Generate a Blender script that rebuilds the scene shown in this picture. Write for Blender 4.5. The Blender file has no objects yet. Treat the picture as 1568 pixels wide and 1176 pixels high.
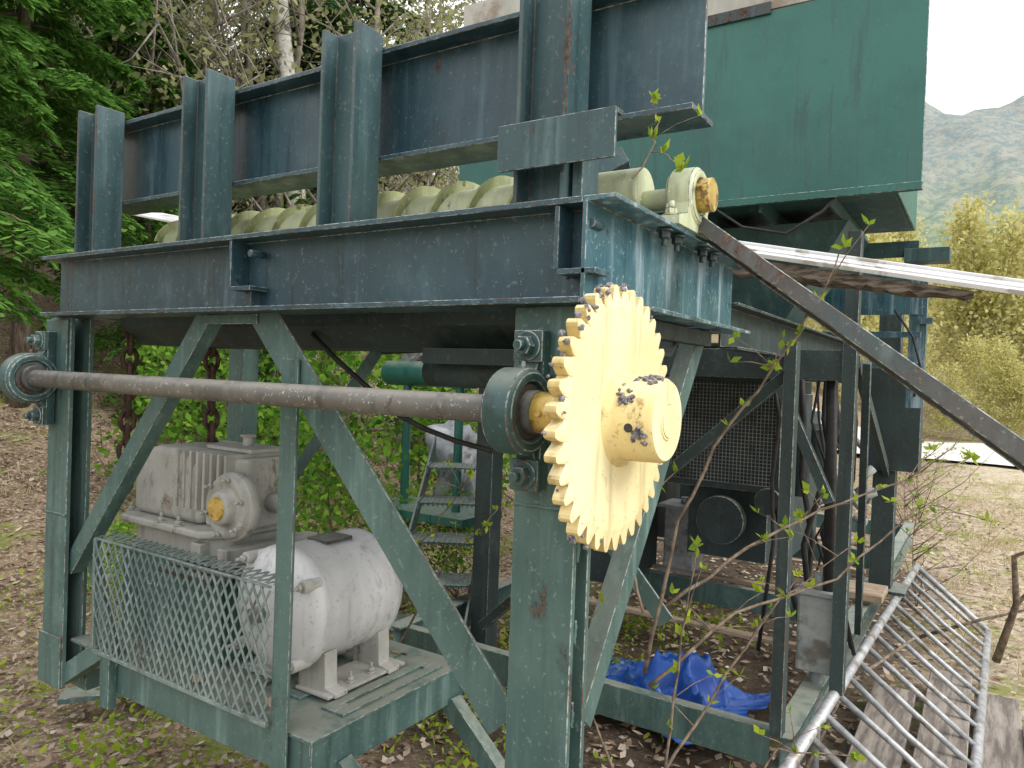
import bpy, bmesh, math, random
import numpy as np
from mathutils import Vector, Matrix, noise as mnoise
random.seed(7); rng=np.random.default_rng(7)
scene=bpy.context.scene
V=Vector
# ---------- site axes (yawed 32.8 deg from the machine axes) ----------
YAW=math.radians(32.8)
D=V((-math.sin(YAW),math.cos(YAW),0)); R=V((math.cos(YAW),math.sin(YAW),0)); U=V((0,0,1))
def site(r,d,z): return R*r+D*d+U*z

# ======================= MATERIALS =======================
def new_mat(name):
    m=bpy.data.materials.new(name); m.use_nodes=True
    nt=m.node_tree; nt.nodes.clear()
    out=nt.nodes.new('ShaderNodeOutputMaterial'); b=nt.nodes.new('ShaderNodeBsdfPrincipled')
    nt.links.new(b.outputs[0],out.inputs[0])
    return m,nt,b,out
def N(nt,t,**k):
    n=nt.nodes.new(t)
    for a,v in k.items(): setattr(n,a,v)
    return n
def coord(nt,scale=(1,1,1)):
    tc=N(nt,'ShaderNodeTexCoord')
    if scale==(1,1,1): return tc.outputs['Object']
    mp=N(nt,'ShaderNodeMapping'); mp.inputs['Scale'].default_value=scale
    nt.links.new(tc.outputs['Object'],mp.inputs['Vector']); return mp.outputs[0]
def noise(nt,scale,detail=4,rough=.6,vec=None):
    n=N(nt,'ShaderNodeTexNoise'); n.inputs['Scale'].default_value=scale; n.inputs['Detail'].default_value=detail; n.inputs['Roughness'].default_value=rough
    nt.links.new(vec if vec else coord(nt),n.inputs['Vector']); return n.outputs['Fac']
def sstep(nt,val,lo,hi,to0=0.,to1=1.):
    n=N(nt,'ShaderNodeMapRange'); n.interpolation_type='SMOOTHSTEP'
    n.inputs['From Min'].default_value=lo; n.inputs['From Max'].default_value=hi
    n.inputs['To Min'].default_value=to0; n.inputs['To Max'].default_value=to1
    nt.links.new(val,n.inputs['Value']); return n.outputs[0]
def mix(nt,fac,a,b,mode='MIX'):
    n=N(nt,'ShaderNodeMix'); n.data_type='RGBA'; n.blend_type=mode
    for sock,v in ((n.inputs[0],fac),(n.inputs[6],a),(n.inputs[7],b)):
        if isinstance(v,(int,float)): sock.default_value=v
        elif isinstance(v,tuple): sock.default_value=(*v[:3],1)
        else: nt.links.new(v,sock)
    return n.outputs[2]
def mth(nt,op,a,b=0.):
    n=N(nt,'ShaderNodeMath'); n.operation=op
    for s,v in ((n.inputs[0],a),(n.inputs[1],b)):
        if isinstance(v,(int,float)): s.default_value=v
        else: nt.links.new(v,s)
    return n.outputs[0]
def bump(nt,b,h,strength=.3,dist=.002):
    n=N(nt,'ShaderNodeBump'); n.inputs['Strength'].default_value=strength; n.inputs['Distance'].default_value=dist
    nt.links.new(h,n.inputs['Height']); nt.links.new(n.outputs[0],b.inputs['Normal'])
def upness(nt):
    g=N(nt,'ShaderNodeNewGeometry'); s=N(nt,'ShaderNodeSeparateXYZ'); nt.links.new(g.outputs['Normal'],s.inputs[0]); return s.outputs[2]

RUST=(.075,.045,.032)
def paint(name,c1,c2,rust=.35,rough=.42,dust=(.28,.29,.24),dustamt=.6,streak=.45,rustcol=RUST,bumpd=.0015,spec=.5,chip=None,rs=6.5,lt=None,bleach=.28):
    m,nt,b,o=new_mat(name)
    big=noise(nt,2.6,4,.62)
    col=mix(nt,sstep(nt,big,.35,.66),c1,c2)
    lt=lt or tuple(min(1,x*1.6+.07) for x in c2)
    dk=tuple(x*.42 for x in c1)
    rn=noise(nt,rs,7,.74,coord(nt,(1,1,.6)))
    col=mix(nt,mth(nt,'MULTIPLY',sstep(nt,rn,.46,.30),bleach),col,lt)
    st=noise(nt,1.0,4,.65,coord(nt,(17,17,1.3)))
    col=mix(nt,mth(nt,'MULTIPLY',sstep(nt,st,.52,.72),streak),col,lt)
    col=mix(nt,mth(nt,'MULTIPLY',sstep(nt,st,.48,.28),.6),col,dk)
    sp=noise(nt,70,3,.75)
    col=mix(nt,mth(nt,'MULTIPLY',sstep(nt,sp,.60,.67),.5),col,chip or lt)
    lo=.665-.10*rust
    rmask=sstep(nt,rn,lo,lo+.03)
    col=mix(nt,mth(nt,'MULTIPLY',sstep(nt,rn,lo-.05,lo),.30),col,dk)
    rc=mix(nt,sstep(nt,sp,.35,.65),tuple(x*.45 for x in rustcol),tuple(min(1,x*1.8) for x in rustcol))
    col=mix(nt,mth(nt,'MULTIPLY',rmask,.75),col,rc)
    up=sstep(nt,upness(nt),.3,.9)
    dn=sstep(nt,rn,.30,.55)
    col=mix(nt,mth(nt,'MULTIPLY',mth(nt,'MULTIPLY',up,dn),dustamt),col,dust)
    nt.links.new(col,b.inputs['Base Color'])
    rg=mth(nt,'ADD',mth(nt,'MULTIPLY',rmask,.35),sstep(nt,st,.3,.7,rough-.08,rough+.18))
    nt.links.new(rg,b.inputs['Roughness'])
    b.inputs['Specular IOR Level'].default_value=spec
    h=mth(nt,'ADD',mth(nt,'MULTIPLY',sp,.8),mth(nt,'MULTIPLY',rn,-1.2))
    bump(nt,b,h,.45,bumpd)
    return m
def simple(name,c1,c2,scale=8,rough=.7,bs=.4,bd=.004,metal=0.,stretch=(1,1,1),lo=.35,hi=.65,c3=None,s3=2.,det=5):
    m,nt,b,o=new_mat(name)
    n=noise(nt,scale,det,.68,coord(nt,stretch))
    col=mix(nt,sstep(nt,n,lo,hi),c1,c2)
    if c3: col=mix(nt,sstep(nt,noise(nt,s3,6,.65),.52,.62),col,c3)
    nt.links.new(col,b.inputs['Base Color']); b.inputs['Roughness'].default_value=rough; b.inputs['Metallic'].default_value=metal
    bump(nt,b,n,bs,bd); return m
def leafmat(name,cols,rough=.55,trans=.35):
    m,nt,b,o=new_mat(name)
    g=N(nt,'ShaderNodeNewGeometry'); rp=N(nt,'ShaderNodeValToRGB'); nt.links.new(g.outputs['Random Per Island'],rp.inputs[0])
    el=rp.color_ramp.elements
    while len(el)<len(cols): el.new(.5)
    for i,c in enumerate(cols): el[i].position=i/(len(cols)-1); el[i].color=(*c,1)
    col=rp.outputs[0]
    df=N(nt,'ShaderNodeBsdfDiffuse'); nt.links.new(col,df.inputs[0])
    tr=N(nt,'ShaderNodeBsdfTranslucent'); nt.links.new(col,tr.inputs[0])
    mx=N(nt,'ShaderNodeMixShader'); mx.inputs[0].default_value=trans
    nt.links.new(df.outputs[0],mx.inputs[1]); nt.links.new(tr.outputs[0],mx.inputs[2]); nt.links.new(mx.outputs[0],o.inputs[0])
    return m

M_teal =paint('paint_teal',(.026,.070,.073),(.042,.098,.097),rust=.15)
M_blue =paint('paint_blue_teal',(.020,.054,.073),(.034,.082,.102),rust=.12,rough=.34,chip=(.17,.22,.26))
M_post =paint('paint_faded_blue',(.030,.070,.080),(.050,.102,.110),rust=.22,rough=.42,streak=.5,chip=(.22,.24,.24))
M_side =paint('paint_streaked_sunlit_blue',(.025,.085,.115),(.05,.14,.175),rust=.25,rough=.28,streak=.95,lt=(.34,.45,.50),bleach=.5)  # paint streaks, plus blue-white sunlight and gloss painted in as a paler blue
M_green=paint('paint_green',(.014,.102,.082),(.024,.138,.112),rust=.0,rough=.32,streak=.20,bleach=.12,lt=(.06,.20,.17))
M_light=paint('paint_dusty_teal',(.050,.105,.098),(.084,.150,.136),rust=.18,rough=.55,dustamt=.85,streak=.5)
M_wear =simple('worn_edge',(.07,.11,.115),(.36,.38,.35),60,.6,.2,.001,lo=.4,hi=.6,c3=(.12,.065,.04),s3=9)
M_rusty=paint('rusty_paint',(.07,.055,.048),(.045,.075,.08),rust=1.1,rough=.65)
M_rake =paint('rusted_channel_paint',(.10,.078,.068),(.055,.075,.075),rust=1.1,rough=.6,chip=(.28,.27,.25),rustcol=(.12,.065,.05))
M_dark =paint('dark_steel',(.020,.034,.034),(.030,.052,.05),rust=.35,rough=.6,streak=.2)
M_shaft=paint('shaft_steel',(.095,.092,.084),(.150,.145,.130),rust=.30,rough=.40,streak=.1,dustamt=.65,dust=(.34,.32,.28),chip=(.62,.61,.58),rs=14,bleach=.4)
M_cream=paint('cream_paint',(.76,.65,.34),(.86,.77,.48),rust=.28,rough=.45,streak=.12,dustamt=0,rustcol=(.34,.23,.09),rs=11,lt=(.90,.84,.60),chip=(.50,.40,.20),bleach=.5)
M_must =paint('mustard_hub_paint',(.55,.41,.14),(.74,.60,.28),rust=.50,rough=.45,streak=.2,dustamt=.6,dust=(.85,.76,.48),rustcol=(.24,.15,.05),rs=15,lt=(.83,.74,.44),chip=(.30,.22,.10),bleach=.35)
M_creamw=simple('cream_chipped_edge',(.70,.56,.24),(.34,.24,.10),50,.6,.3,.001,lo=.42,hi=.62)
M_auger=paint('auger_paint',(.42,.48,.29),(.55,.59,.39),rust=.15,rough=.5,streak=.2,dustamt=.2,bleach=.3)
M_flight=paint('flight_paint',(.33,.36,.17),(.46,.50,.27),rust=.55,rough=.6,dustamt=.1)
M_brass=simple('brass_collar',(.45,.30,.06),(.62,.45,.14),25,.4,.3,.001,metal=.3,c3=(.2,.12,.05),s3=30)
M_grease=simple('grease',(.06,.06,.08),(.34,.32,.37),90,.35,.9,.006)
M_white=paint('flaky_white_paint',(.50,.51,.52),(.64,.65,.66),rust=.52,rough=.42,streak=.15,dustamt=.25,rustcol=(.20,.16,.12),dust=(.62,.60,.56),rs=4.5,lt=(.74,.76,.78),chip=(.26,.25,.23))
M_gbox =paint('gearbox_paint',(.32,.32,.29),(.47,.47,.44),rust=.55,rough=.5,streak=.25,dustamt=.5,rustcol=(.19,.155,.11),dust=(.56,.54,.50),rs=8,lt=(.62,.62,.59),chip=(.20,.175,.14))
M_rustchain=simple('rusty_chain_metal',(.035,.022,.016),(.11,.060,.038),30,.85)
M_guard=paint('guard_metal',(.10,.15,.145),(.18,.23,.22),rust=.5,rough=.6,dustamt=.5)
M_galv =simple('galvanised_pipe',(.30,.31,.32),(.50,.51,.52),18,.45,.2,.001,metal=.35,c3=(.22,.19,.15),s3=7)
M_grey =simple('grey_enamel',(.20,.22,.22),(.32,.34,.33),7,.5,.2,.002,c3=(.13,.12,.10),s3=4)
M_wood =simple('weathered_wood',(.12,.10,.085),(.32,.28,.24),3,.85,.8,.006,stretch=(9,1,9))
M_woodx=simple('bark_wood',(.04,.03,.022),(.20,.16,.125),12,.9,1,.012,stretch=(1,4,6))
M_newwood=simple('timber_block',(.26,.18,.12),(.42,.33,.24),5,.8,.4,.002,stretch=(1,8,8),c3=(.14,.11,.08),s3=3)
M_alu =simple('white_sheet_metal',(.66,.67,.68),(.80,.81,.82),5,.35,.2,.002,c3=(.45,.43,.4),s3=9)
M_board=simple('grey_sheet',(.36,.36,.32),(.50,.49,.44),2.5,.7,.2,.002,stretch=(2,2,.6),c3=(.25,.2,.15),s3=1.7)
M_tarp =simple('blue_tarp_plastic',(.012,.075,.38),(.028,.13,.50),6,.4,.3,.003,c3=(.03,.10,.28),s3=4)
M_wrap =simple('faded_wrap',(.22,.24,.27),(.42,.43,.46),4,.7,.6,.01,c3=(.12,.12,.11),s3=3)
M_black=simple('black_rubber',(.012,.012,.012),(.03,.03,.03),20,.6)
M_bark =simple('conifer_bark',(.06,.045,.032),(.18,.14,.11),9,.95,1,.03,stretch=(3,3,.6))
M_birch=simple('pale_bark',(.42,.41,.37),(.62,.61,.56),7,.8,.4,.01,stretch=(1,1,2.5),c3=(.12,.11,.09),s3=5)
M_greytwig=simple('grey_twigs',(.16,.14,.115),(.30,.27,.23),9,.85,.2,.002,det=2)
M_twig =simple('twig_bark',(.10,.075,.052),(.25,.19,.14),30,.85,det=2)
M_con  =leafmat('conifer_foliage',[(.06,.15,.03),(.12,.26,.055),(.21,.39,.085)],trans=.42)
M_con2 =leafmat('conifer_foliage_dark',[(.03,.075,.025),(.06,.13,.045),(.11,.20,.065)],trans=.3)
M_shrub=leafmat('shrub_leaves',[(.07,.19,.025),(.16,.33,.045),(.28,.45,.06)],trans=.45)
M_bud  =leafmat('young_leaves',[(.20,.32,.03),(.38,.46,.05),(.15,.28,.04)],trans=.4)
M_yel  =leafmat('yellow_green_leaves',[(.42,.41,.16),(.62,.59,.25),(.73,.69,.36)],trans=.5)
M_grn2 =leafmat('grey_green_leaves',[(.19,.20,.10),(.30,.31,.15),(.38,.39,.19)],trans=.45)
M_litter=leafmat('fallen_leaves',[(.20,.14,.09),(.40,.30,.21),(.55,.46,.36),(.28,.18,.11),(.64,.58,.50)],trans=.1)
M_straw=leafmat('dry_grass',[(.38,.31,.17),(.60,.51,.32),(.46,.42,.22)],trans=.25)

# ======================= MESH BUILDER =======================
class B:
    def __init__(s): s.v=[]; s.f=[]; s.m=[]; s.s=[]
    def add(s,vs,fs,mi=0,smooth=False):
        o=len(s.v); s.v+= [tuple(p) for p in vs]
        for f in fs: s.f.append([o+i for i in f]); s.m.append(mi); s.s.append(smooth)
    def box(s,lo,hi,mi=0):
        x0,y0,z0=lo;x1,y1,z1=hi
        s.add([(x0,y0,z0),(x1,y0,z0),(x1,y1,z0),(x0,y1,z0),(x0,y0,z1),(x1,y0,z1),(x1,y1,z1),(x0,y1,z1)],
              [(0,3,2,1),(4,5,6,7),(0,1,5,4),(1,2,6,5),(2,3,7,6),(3,0,4,7)],mi)
    def sweep(s,prof,A,Bp,xd,yd,mi=0):
        A=V(A);Bp=V(Bp);xd=V(xd);yd=V(yd); n=len(prof)
        vs=[A+xd*a+yd*b for a,b in prof]+[Bp+xd*a+yd*b for a,b in prof]
        fs=[(i,(i+1)%n,n+(i+1)%n,n+i) for i in range(n)]+[tuple(range(n))[::-1],tuple(range(n,2*n))]
        s.add(vs,fs,mi)
    def beam(s,prof,A,Bp,face,mi=0):
        A=V(A);Bp=V(Bp);ax=(Bp-A).normalized();f=V(face);f=(f-ax*f.dot(ax)).normalized();x=ax.cross(f)
        s.sweep(prof,A,Bp,x,f,mi)
    def lathe(s,A,axis,prof,n=32,mi=0,cap=True,smooth=True):
        A=V(A);ax=V(axis).normalized();t=V((0,0,1)) if abs(ax.z)<.9 else V((1,0,0));a=ax.cross(t).normalized();b=ax.cross(a)
        vs=[];fs=[]
        for (h,r) in prof:
            for i in range(n):
                th=2*math.pi*i/n; vs.append(A+ax*h+(a*math.cos(th)+b*math.sin(th))*r)
        for j in range(len(prof)-1):
            for i in range(n):
                i2=(i+1)%n; fs.append((j*n+i,j*n+i2,(j+1)*n+i2,(j+1)*n+i))
        s.add(vs,fs,mi,smooth)
        if cap:
            s.add(vs[:n],[tuple(range(n))[::-1]],mi,False); s.add(vs[-n:],[tuple(range(n))],mi,False)
    def cyl(s,A,Bp,r,n=24,mi=0,r2=None,smooth=True):
        A=V(A);Bp=V(Bp); s.lathe(A,Bp-A,[(0,r),((Bp-A).length,r if r2 is None else r2)],n,mi,True,smooth)
    def ring(s,A,axis,ri,ro,w,n=40,mi=0):
        s.lathe(A,axis,[(-w/2,ri),(-w/2,ro),(w/2,ro),(w/2,ri),(-w/2,ri)],n,mi,False,False)
    def tube(s,pts,rad,n=6,mi=0):
        pts=[V(p) for p in pts]; k=len(pts)
        if not isinstance(rad,(list,tuple)): rad=[rad]*k
        vs=[];fs=[]; prev=None
        for i,p in enumerate(pts):
            t=(pts[min(i+1,k-1)]-pts[max(i-1,0)]).normalized()
            if prev is None:
                a=t.cross(V((0,0,1)) if abs(t.z)<.9 else V((1,0,0))).normalized()
            else: a=(prev-t*prev.dot(t)).normalized()
            prev=a;b=t.cross(a)
            for j in range(n):
                th=2*math.pi*j/n; vs.append(p+(a*math.cos(th)+b*math.sin(th))*rad[i])
        for i in range(k-1):
            for j in range(n):
                j2=(j+1)%n; fs.append((i*n+j,i*n+j2,(i+1)*n+j2,(i+1)*n+j))
        fs.append(tuple(range(n))[::-1]); fs.append(tuple(range((k-1)*n,k*n)))
        s.add(vs,fs,mi,True)
    def bolt(s,P,axis,r=.016,h=.016,mi=0,washer=True):
        P=V(P);ax=V(axis).normalized()
        if washer: s.cyl(P,P+ax*.004,r*1.45,18,mi)
        s.lathe(P+ax*.004,ax,[(0,r),(h,r),(h+.002,r*.85)],6,mi,True,False)
        s.cyl(P+ax*(.006+h),P+ax*(h+.022),r*.5,10,mi)
    def build(s,name,mats,parent=None,bevel=0,wear=None,recalc=True,seg=1):
        me=bpy.data.meshes.new(name); me.from_pydata(s.v,[],s.f); me.update()
        mats=mats if isinstance(mats,list) else [mats]
        for m in mats: me.materials.append(m)
        me.polygons.foreach_set('material_index',s.m); me.polygons.foreach_set('use_smooth',s.s)
        if recalc:
            bm=bmesh.new(); bm.from_mesh(me)
            if bevel: bmesh.ops.remove_doubles(bm,verts=bm.verts,dist=1e-5)
            bmesh.ops.recalc_face_normals(bm,faces=bm.faces); bm.to_mesh(me); bm.free()
        ob=bpy.data.objects.new(name,me); scene.collection.objects.link(ob)
        if parent: ob.parent=parent
        if bevel:
            md=ob.modifiers.new('bevel','BEVEL'); md.width=bevel; md.segments=seg; md.limit_method='ANGLE'; md.angle_limit=math.radians(40)
            if wear: me.materials.append(wear); md.material=len(me.materials)-1
            if seg>1: md.harden_normals=True; me.polygons.foreach_set('use_smooth',[True]*len(me.polygons))
        return ob
def empty(name):
    e=bpy.data.objects.new(name,None); scene.collection.objects.link(e); return e
def pL(w,h,t=.008): return [(0,0),(w,0),(w,t),(t,t),(t,h),(0,h)]
def pC(h,b,t=.010): return [(0,0),(b,0),(b,t),(t,t),(t,h-t),(b,h-t),(b,h),(0,h)]
def pI(h,b,t=.012,w=.010): 
    c=b/2;k=w/2
    return [(-c,0),(c,0),(c,t),(k,t),(k,h-t),(c,h-t),(c,h),(-c,h),(-c,h-t),(-k,h-t),(-k,t),(-c,t)]
def pR(w,h): return [(-w/2,0),(w/2,0),(w/2,h),(-w/2,h)]
X=(1,0,0);Y=(0,1,0);Z=(0,0,1)

# ======================= MAIN FRAME =======================
F=empty('conveyor_drive_frame')
b=B(); b.sweep(pI(.206,.14),(-2.78,1.34,1.744),(-.672,1.34,1.744),Y,Z)
b.build('front_beam',M_blue,F,.0016,M_wear)
b=B()
for x in (-1.756,-.735):   # stiffener clips
    b.box((x,1.275,1.812),(x+.010,1.334,1.936)); b.box((x+.011,1.272,1.800),(x+.095,1.334,1.811))
    b.cyl((x+.075,1.285,1.9),(x+.075,1.33,1.9),.010,10)
    b.box((x+.055,1.30,1.757),(x+.066,1.334,1.799))
b.build('stiffeners',M_blue,F,.0012,M_wear)
b=B(); b.sweep(pC(.206,.070),(-.672,1.272,1.744),(-.672,2.235,1.744),X,Z)
b.build('side_beam',M_side,F,.0016,M_wear)
b=B()
for y in (1.58,1.66,1.84,1.92):
    b.bolt((-.625,y,1.937),(0,0,-1),.013,.014)
b.build('side_beam_bolts',M_dark,F)
b=B(); b.sweep(pC(.206,.07),(-2.78,1.415,1.744),(-2.78,2.1,1.744),X,Z)
b.sweep(pI(.206,.12),(-2.78,2.165,1.744),(-.680,2.165,1.744),Y,Z)
for x in (-2.0,-1.35): b.box((x,1.42,1.80),(x+.05,2.1,1.93))
b.build('rear_beams',M_teal,F,.0016,M_wear)
# posts
b=B()
for x0,x1,zb in ((-.842,-.694,0.0),(-2.83,-2.69,.44)):
    prof=[(x0,1.33),(x1,1.33),(x1,1.345),(x0+.012,1.345),(x0+.012,1.395),(x1,1.395),(x1,1.41),(x0,1.41)]
    b.sweep([(p[0],p[1]) for p in prof],(0,0,zb),(0,0,1.742),X,Y)
b.box((-.850,1.322,1.60),(-.686,1.329,1.741)); 
b.box((-2.84,1.322,.44),(-2.69,1.329,.62)); b.box((-2.845,1.322,1.55),(-2.70,1.329,1.735))
b.box((-2.80,2.05,.0),(-2.70,2.13,1.742))
b.box((-.93,1.25,-.02),(-.6,1.50,.012))
b.build('posts',M_light,F,.0018,M_wear)
b=B()  # weld seams
def seam(P,Q,r=.0035):
    P=V(P);Q=V(Q);n=max(3,int((Q-P).length/.006)); b.tube([P.lerp(Q,i/n)+V((random.gauss(0,.0007),random.gauss(0,.0005),random.gauss(0,.0012))) for i in range(n+1)],[r*random.uniform(.7,1.3) for i in range(n+1)],6)
seam((-.84,1.329,1.325),(-.695,1.329,1.325)); seam((-2.83,1.329,1.05),(-2.69,1.329,1.05))
seam((-.85,1.328,1.598),(-.686,1.328,1.598)); seam((-.842,1.33,1.741),(-.694,1.33,1.741))
for k in range(9): seam((-.693,1.346,.2+.17*k),(-.693,1.346,.25+.17*k))
seam((-1.755,1.333,1.80),(-1.755,1.333,1.93)); seam((-.734,1.333,1.80),(-.734,1.333,1.93))
b.build('weld_seams',M_light,F)
# braces
b=B()
b.beam(pL(.100,.05),(-1.775,1.352,1.742),(-.90,1.352,.80),(0,1,0))
b.beam([( -a,c) for a,c in pL(.062,.05)],(-1.93,1.352,1.742),(-2.69,1.352,.84),(0,1,0))
b.beam(pL(.055,.055),(-1.60,2.10,1.742),(-.80,2.10,.86),(0,1,0))
b.beam(pL(.055,.055),(-1.95,2.10,1.742),(-2.70,2.10,.86),(0,1,0))
b.beam(pL(.06,.05),(-.712,2.10,1.742),(-.712,1.43,.86),(-1,0,0))
b.beam(pL(.05,.05),(-.76,1.43,.55),(-1.2,1.98,.06),(0,0,1))
b.box((-1.96,1.345,1.715),(-1.72,1.351,1.743))
b.build('diagonal_braces',M_light,F,.0016,M_wear)
b=B()
b.sweep([(0,0),(.065,0),(.065,.008),(.008,.008),(.008,.06),(0,.06)],(-1.605,1.340,.49),(-1.605,1.340,1.62),X,Y)
b.build('hanger_post',M_light,F,.0014,M_wear)
# lower motor platform
b=B()
b.sweep(pC(.11,.05,.008),(-2.50,1.36,.495),(-1.47,1.36,.495),Y,Z)
b.sweep(pC(.11,.05,.008),(-2.70,1.98,.495),(-1.47,1.98,.495),Y,Z)
b.box((-1.47,1.36,.50),(-1.462,2.03,.604)); b.box((-2.44,1.33,.45),(-2.39,1.359,.64))
b.box((-2.68,1.352,.606),(-1.455,2.035,.616))
for x in (-1.92,-1.76,-1.58): 
    b.box((x,1.5,.617),(x+.035,1.95,.625)); b.box((x+.055,1.5,.617),(x+.09,1.95,.625)); b.box((x+.036,1.5,.617),(x+.054,1.56,.625)); b.box((x+.036,1.9,.617),(x+.054,1.95,.625))
b.beam(pL(.05,.05),(-2.68,1.40,.88),(-2.42,1.35,.56),(0,1,0))
b.beam(pR(.06,.05),(-1.47,1.45,.50),(-.80,1.52,.02),(0,1,0))
b.beam(pR(.06,.05),(-1.47,1.95,.50),(-.86,1.90,.02),(0,1,0))
b.beam(pL(.06,.06),(-2.72,1.34,.44),(-2.46,1.345,.60),(0,1,0))
b.box((-2.80,1.42,.40),(-2.70,2.05,.47)); b.box((-2.62,1.50,.617),(-2.05,1.95,.94))
b.build('motor_platform',M_light,F,.0014,M_wear)
# trough
b=B()
b.sweep([(-.21,.20),(-.21,.0),(-.13,-.06),(.13,-.06),(.21,0),(.21,.20),(.20,.20),(.20,.005),(.125,-.05),(-.125,-.05),(-.20,.005),(-.20,.20)],(-2.70,1.72,1.72),(-.70,1.72,1.72),Y,Z)
b.build('auger_trough',M_dark,F,.001,None)
b=B(); b.box((-.712,1.45,1.70),(-.676,2.1,1.74)); b.cyl((-1.3,1.6,1.60),(-.9,1.6,1.60),.04,16); b.box((-1.25,1.5,1.62),(-.95,2.0,1.66))
b.build('trough_brackets',M_dark,F,.001,None)
b=B(); b.tube([site(-.60,2.2,1.70),site(-.53,2.2,1.63),site(-.435,2.2,1.55),site(-.34,2.2,1.47),site(-.26,2.2,1.43),site(-.16,2.2,1.395),site(-.05,2.1,1.38)],.008,8)
b.tube([(-2.0,2.0,1.74),(-1.85,2.0,1.66),(-1.5,2.05,1.68),(-1.3,2.1,1.74)],.006,6); b.build('hanging_cable',M_black,F)
# upper rail
b=B(); b.sweep(pI(.315,.14,.013,.011),(-2.95,1.62,2.19),(-.56,1.62,2.19),Y,Z)
b.build('upper_beam',M_blue,F,.0018,M_wear)
b=B()
for i,xc in enumerate((-2.84,-2.185,-1.535,-.878)):
    h=.0675
    prof=[(xc-h,1.44),(xc-h+.012,1.44),(xc-h+.012,1.49),(xc+h-.012,1.49),(xc+h-.012,1.44),(xc+h,1.44),(xc+h,1.545),(xc-h,1.545)]
    b.sweep(prof,(0,0,1.80),(0,0,2.53+.006*i),X,Y)
b.build('upper_posts',M_post,F,.0022,M_rusty)
b=B(); b.box((-.965,1.40,2.06),(-.67,1.409,2.165)); b.box((-.965,1.41,2.155),(-.67,1.438,2.165)); b.box((-.80,1.46,1.95),(-.775,1.54,2.18))
b.beam(pL(.06,.05),(-1.45,2.0,2.02),(-1.0,2.2,2.30),(0,1,0))
b.build('upper_bracket',M_post,F,.0016,M_wear)
b=B(); b.add([(-3.25,1.83,2.26),(-2.80,1.83,2.17),(-2.80,2.0,2.20),(-3.25,2.0,2.29),(-3.25,1.83,2.25),(-2.80,1.83,2.16),(-2.80,2.0,2.19),(-3.25,2.0,2.28)],[(0,1,2,3),(4,7,6,5),(0,4,5,1),(1,5,6,2),(2,6,7,3),(3,7,4,0)])
b.build('discharge_lip',M_alu,F,.002)
# long stay
b=B(); b.beam(pC(.088,.035,.006),(-.60,1.82,1.985),(2.09,1.02,.0),(0,-1,.2))
b.build('raking_channel',M_rake,F,.002,M_wear)

# ======================= SHAFT / BEARINGS / SPROCKET =======================
SY,SZ=1.25,1.527; SX=.018
b=B(); b.cyl((-2.86,SY,SZ),(-.50+SX,SY,SZ),.0295,32); b.build('drive_shaft',M_shaft,None,.0015,M_wear)
def pillow(name,xc):
    e=empty(name); b=B()
    b.lathe((xc,SY,SZ),X,[(-.036,.062),(-.036,.078),(-.028,.087),(.028,.087),(.036,.078),(.036,.062),(.02,.055),(-.02,.055),(-.036,.062)],48,0,False)
    b.box((xc-.030,1.294,SZ-.165),(xc+.030,1.321,SZ+.165))
    b.sweep([(-.03,.07),(-.075,.045),(-.10,.03),(-.10,.0),(.10,0),(.10,.03),(.075,.045),(.03,.07)],(xc-.022,1.318,SZ),(xc+.022,1.318,SZ),Z,(0,-1,0))
    for s in (-1,1):
        b.bolt((xc,1.280,SZ+s*.132),(0,-1,0),.021,.020)
        b.box((xc-.034,1.28,SZ+s*.132-.032),(xc+.034,1.293,SZ+s*.132+.032))
    b.cyl((xc+.01,SY,SZ+.085),(xc+.01,SY-.0,SZ+.100),.005,8)
    b.build('housing',M_teal,e,.0018,M_wear)
    b=B(); b.ring((xc,SY,SZ),X,.031,.056,.056,40); b.cyl((xc+.02,SY,SZ),(xc+.052,SY,SZ),.043,32); b.build('seal',M_rusty,e,.001,None)
    return e
pillow('pillow_block_bearing',-.79); pillow('pillow_block_bearing',-2.80)
S=empty('drive_sprocket')
b=B(); NT=38; ro,rr=.2430,.2170; x0,x1=-.610+SX,-.580+SX
out=[];
for i in range(NT):
    a0=2*math.pi*i/NT; p=2*math.pi/NT; wr=random.uniform(-.0015,.001)
    for k,(fa,fr) in enumerate([(-.12,0),(-.06,.0),(.05,.10),(.14,.40),(.26,.80),(.36,.98),(.44,1),(.52,1),(.60,.98),(.70,.80),(.82,.40),(.90,.10)]):
        a=a0+fa*p; r=rr+(ro+wr-rr)*fr; out.append((r*math.cos(a),r*math.sin(a)))
n=len(out)
rin=.205
inner=[(rin*math.cos(math.atan2(c,a)),rin*math.sin(math.atan2(c,a))) for a,c in out]
vs=[(x0+.004,SY+a,SZ+c) for a,c in out]+[(x1-.004,SY+a,SZ+c) for a,c in out]+[(x1,SY+a,SZ+c) for a,c in inner]+[(x0,SY+a,SZ+c) for a,c in inner]
fs=[];fr_=[]
for i in range(n):
    j=(i+1)%n; fr_.append((i,j,n+j,n+i)); fs+=[(n+i,n+j,2*n+j,2*n+i),(i,3*n+i,3*n+j,j)]
b.add(vs,fs); o_=len(b.v); b.add(vs,fr_,1); b.add(vs[2*n:3*n],[tuple(range(n))]); b.add(vs[3*n:],[tuple(range(n))])
bm_ob=b.build('toothed_disc',[M_cream,M_must],S,0,None)
bm=bmesh.new(); bm.from_mesh(bm_ob.data); bmesh.ops.remove_doubles(bm,verts=bm.verts,dist=1e-5); bmesh.ops.recalc_face_normals(bm,faces=bm.faces); bm.to_mesh(bm_ob.data); bm.free()
md=bm_ob.modifiers.new('bevel','BEVEL'); md.width=.0012; md.limit_method='ANGLE'; md.angle_limit=math.radians(50); bm_ob.data.materials.append(M_creamw); md.material=2
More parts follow.
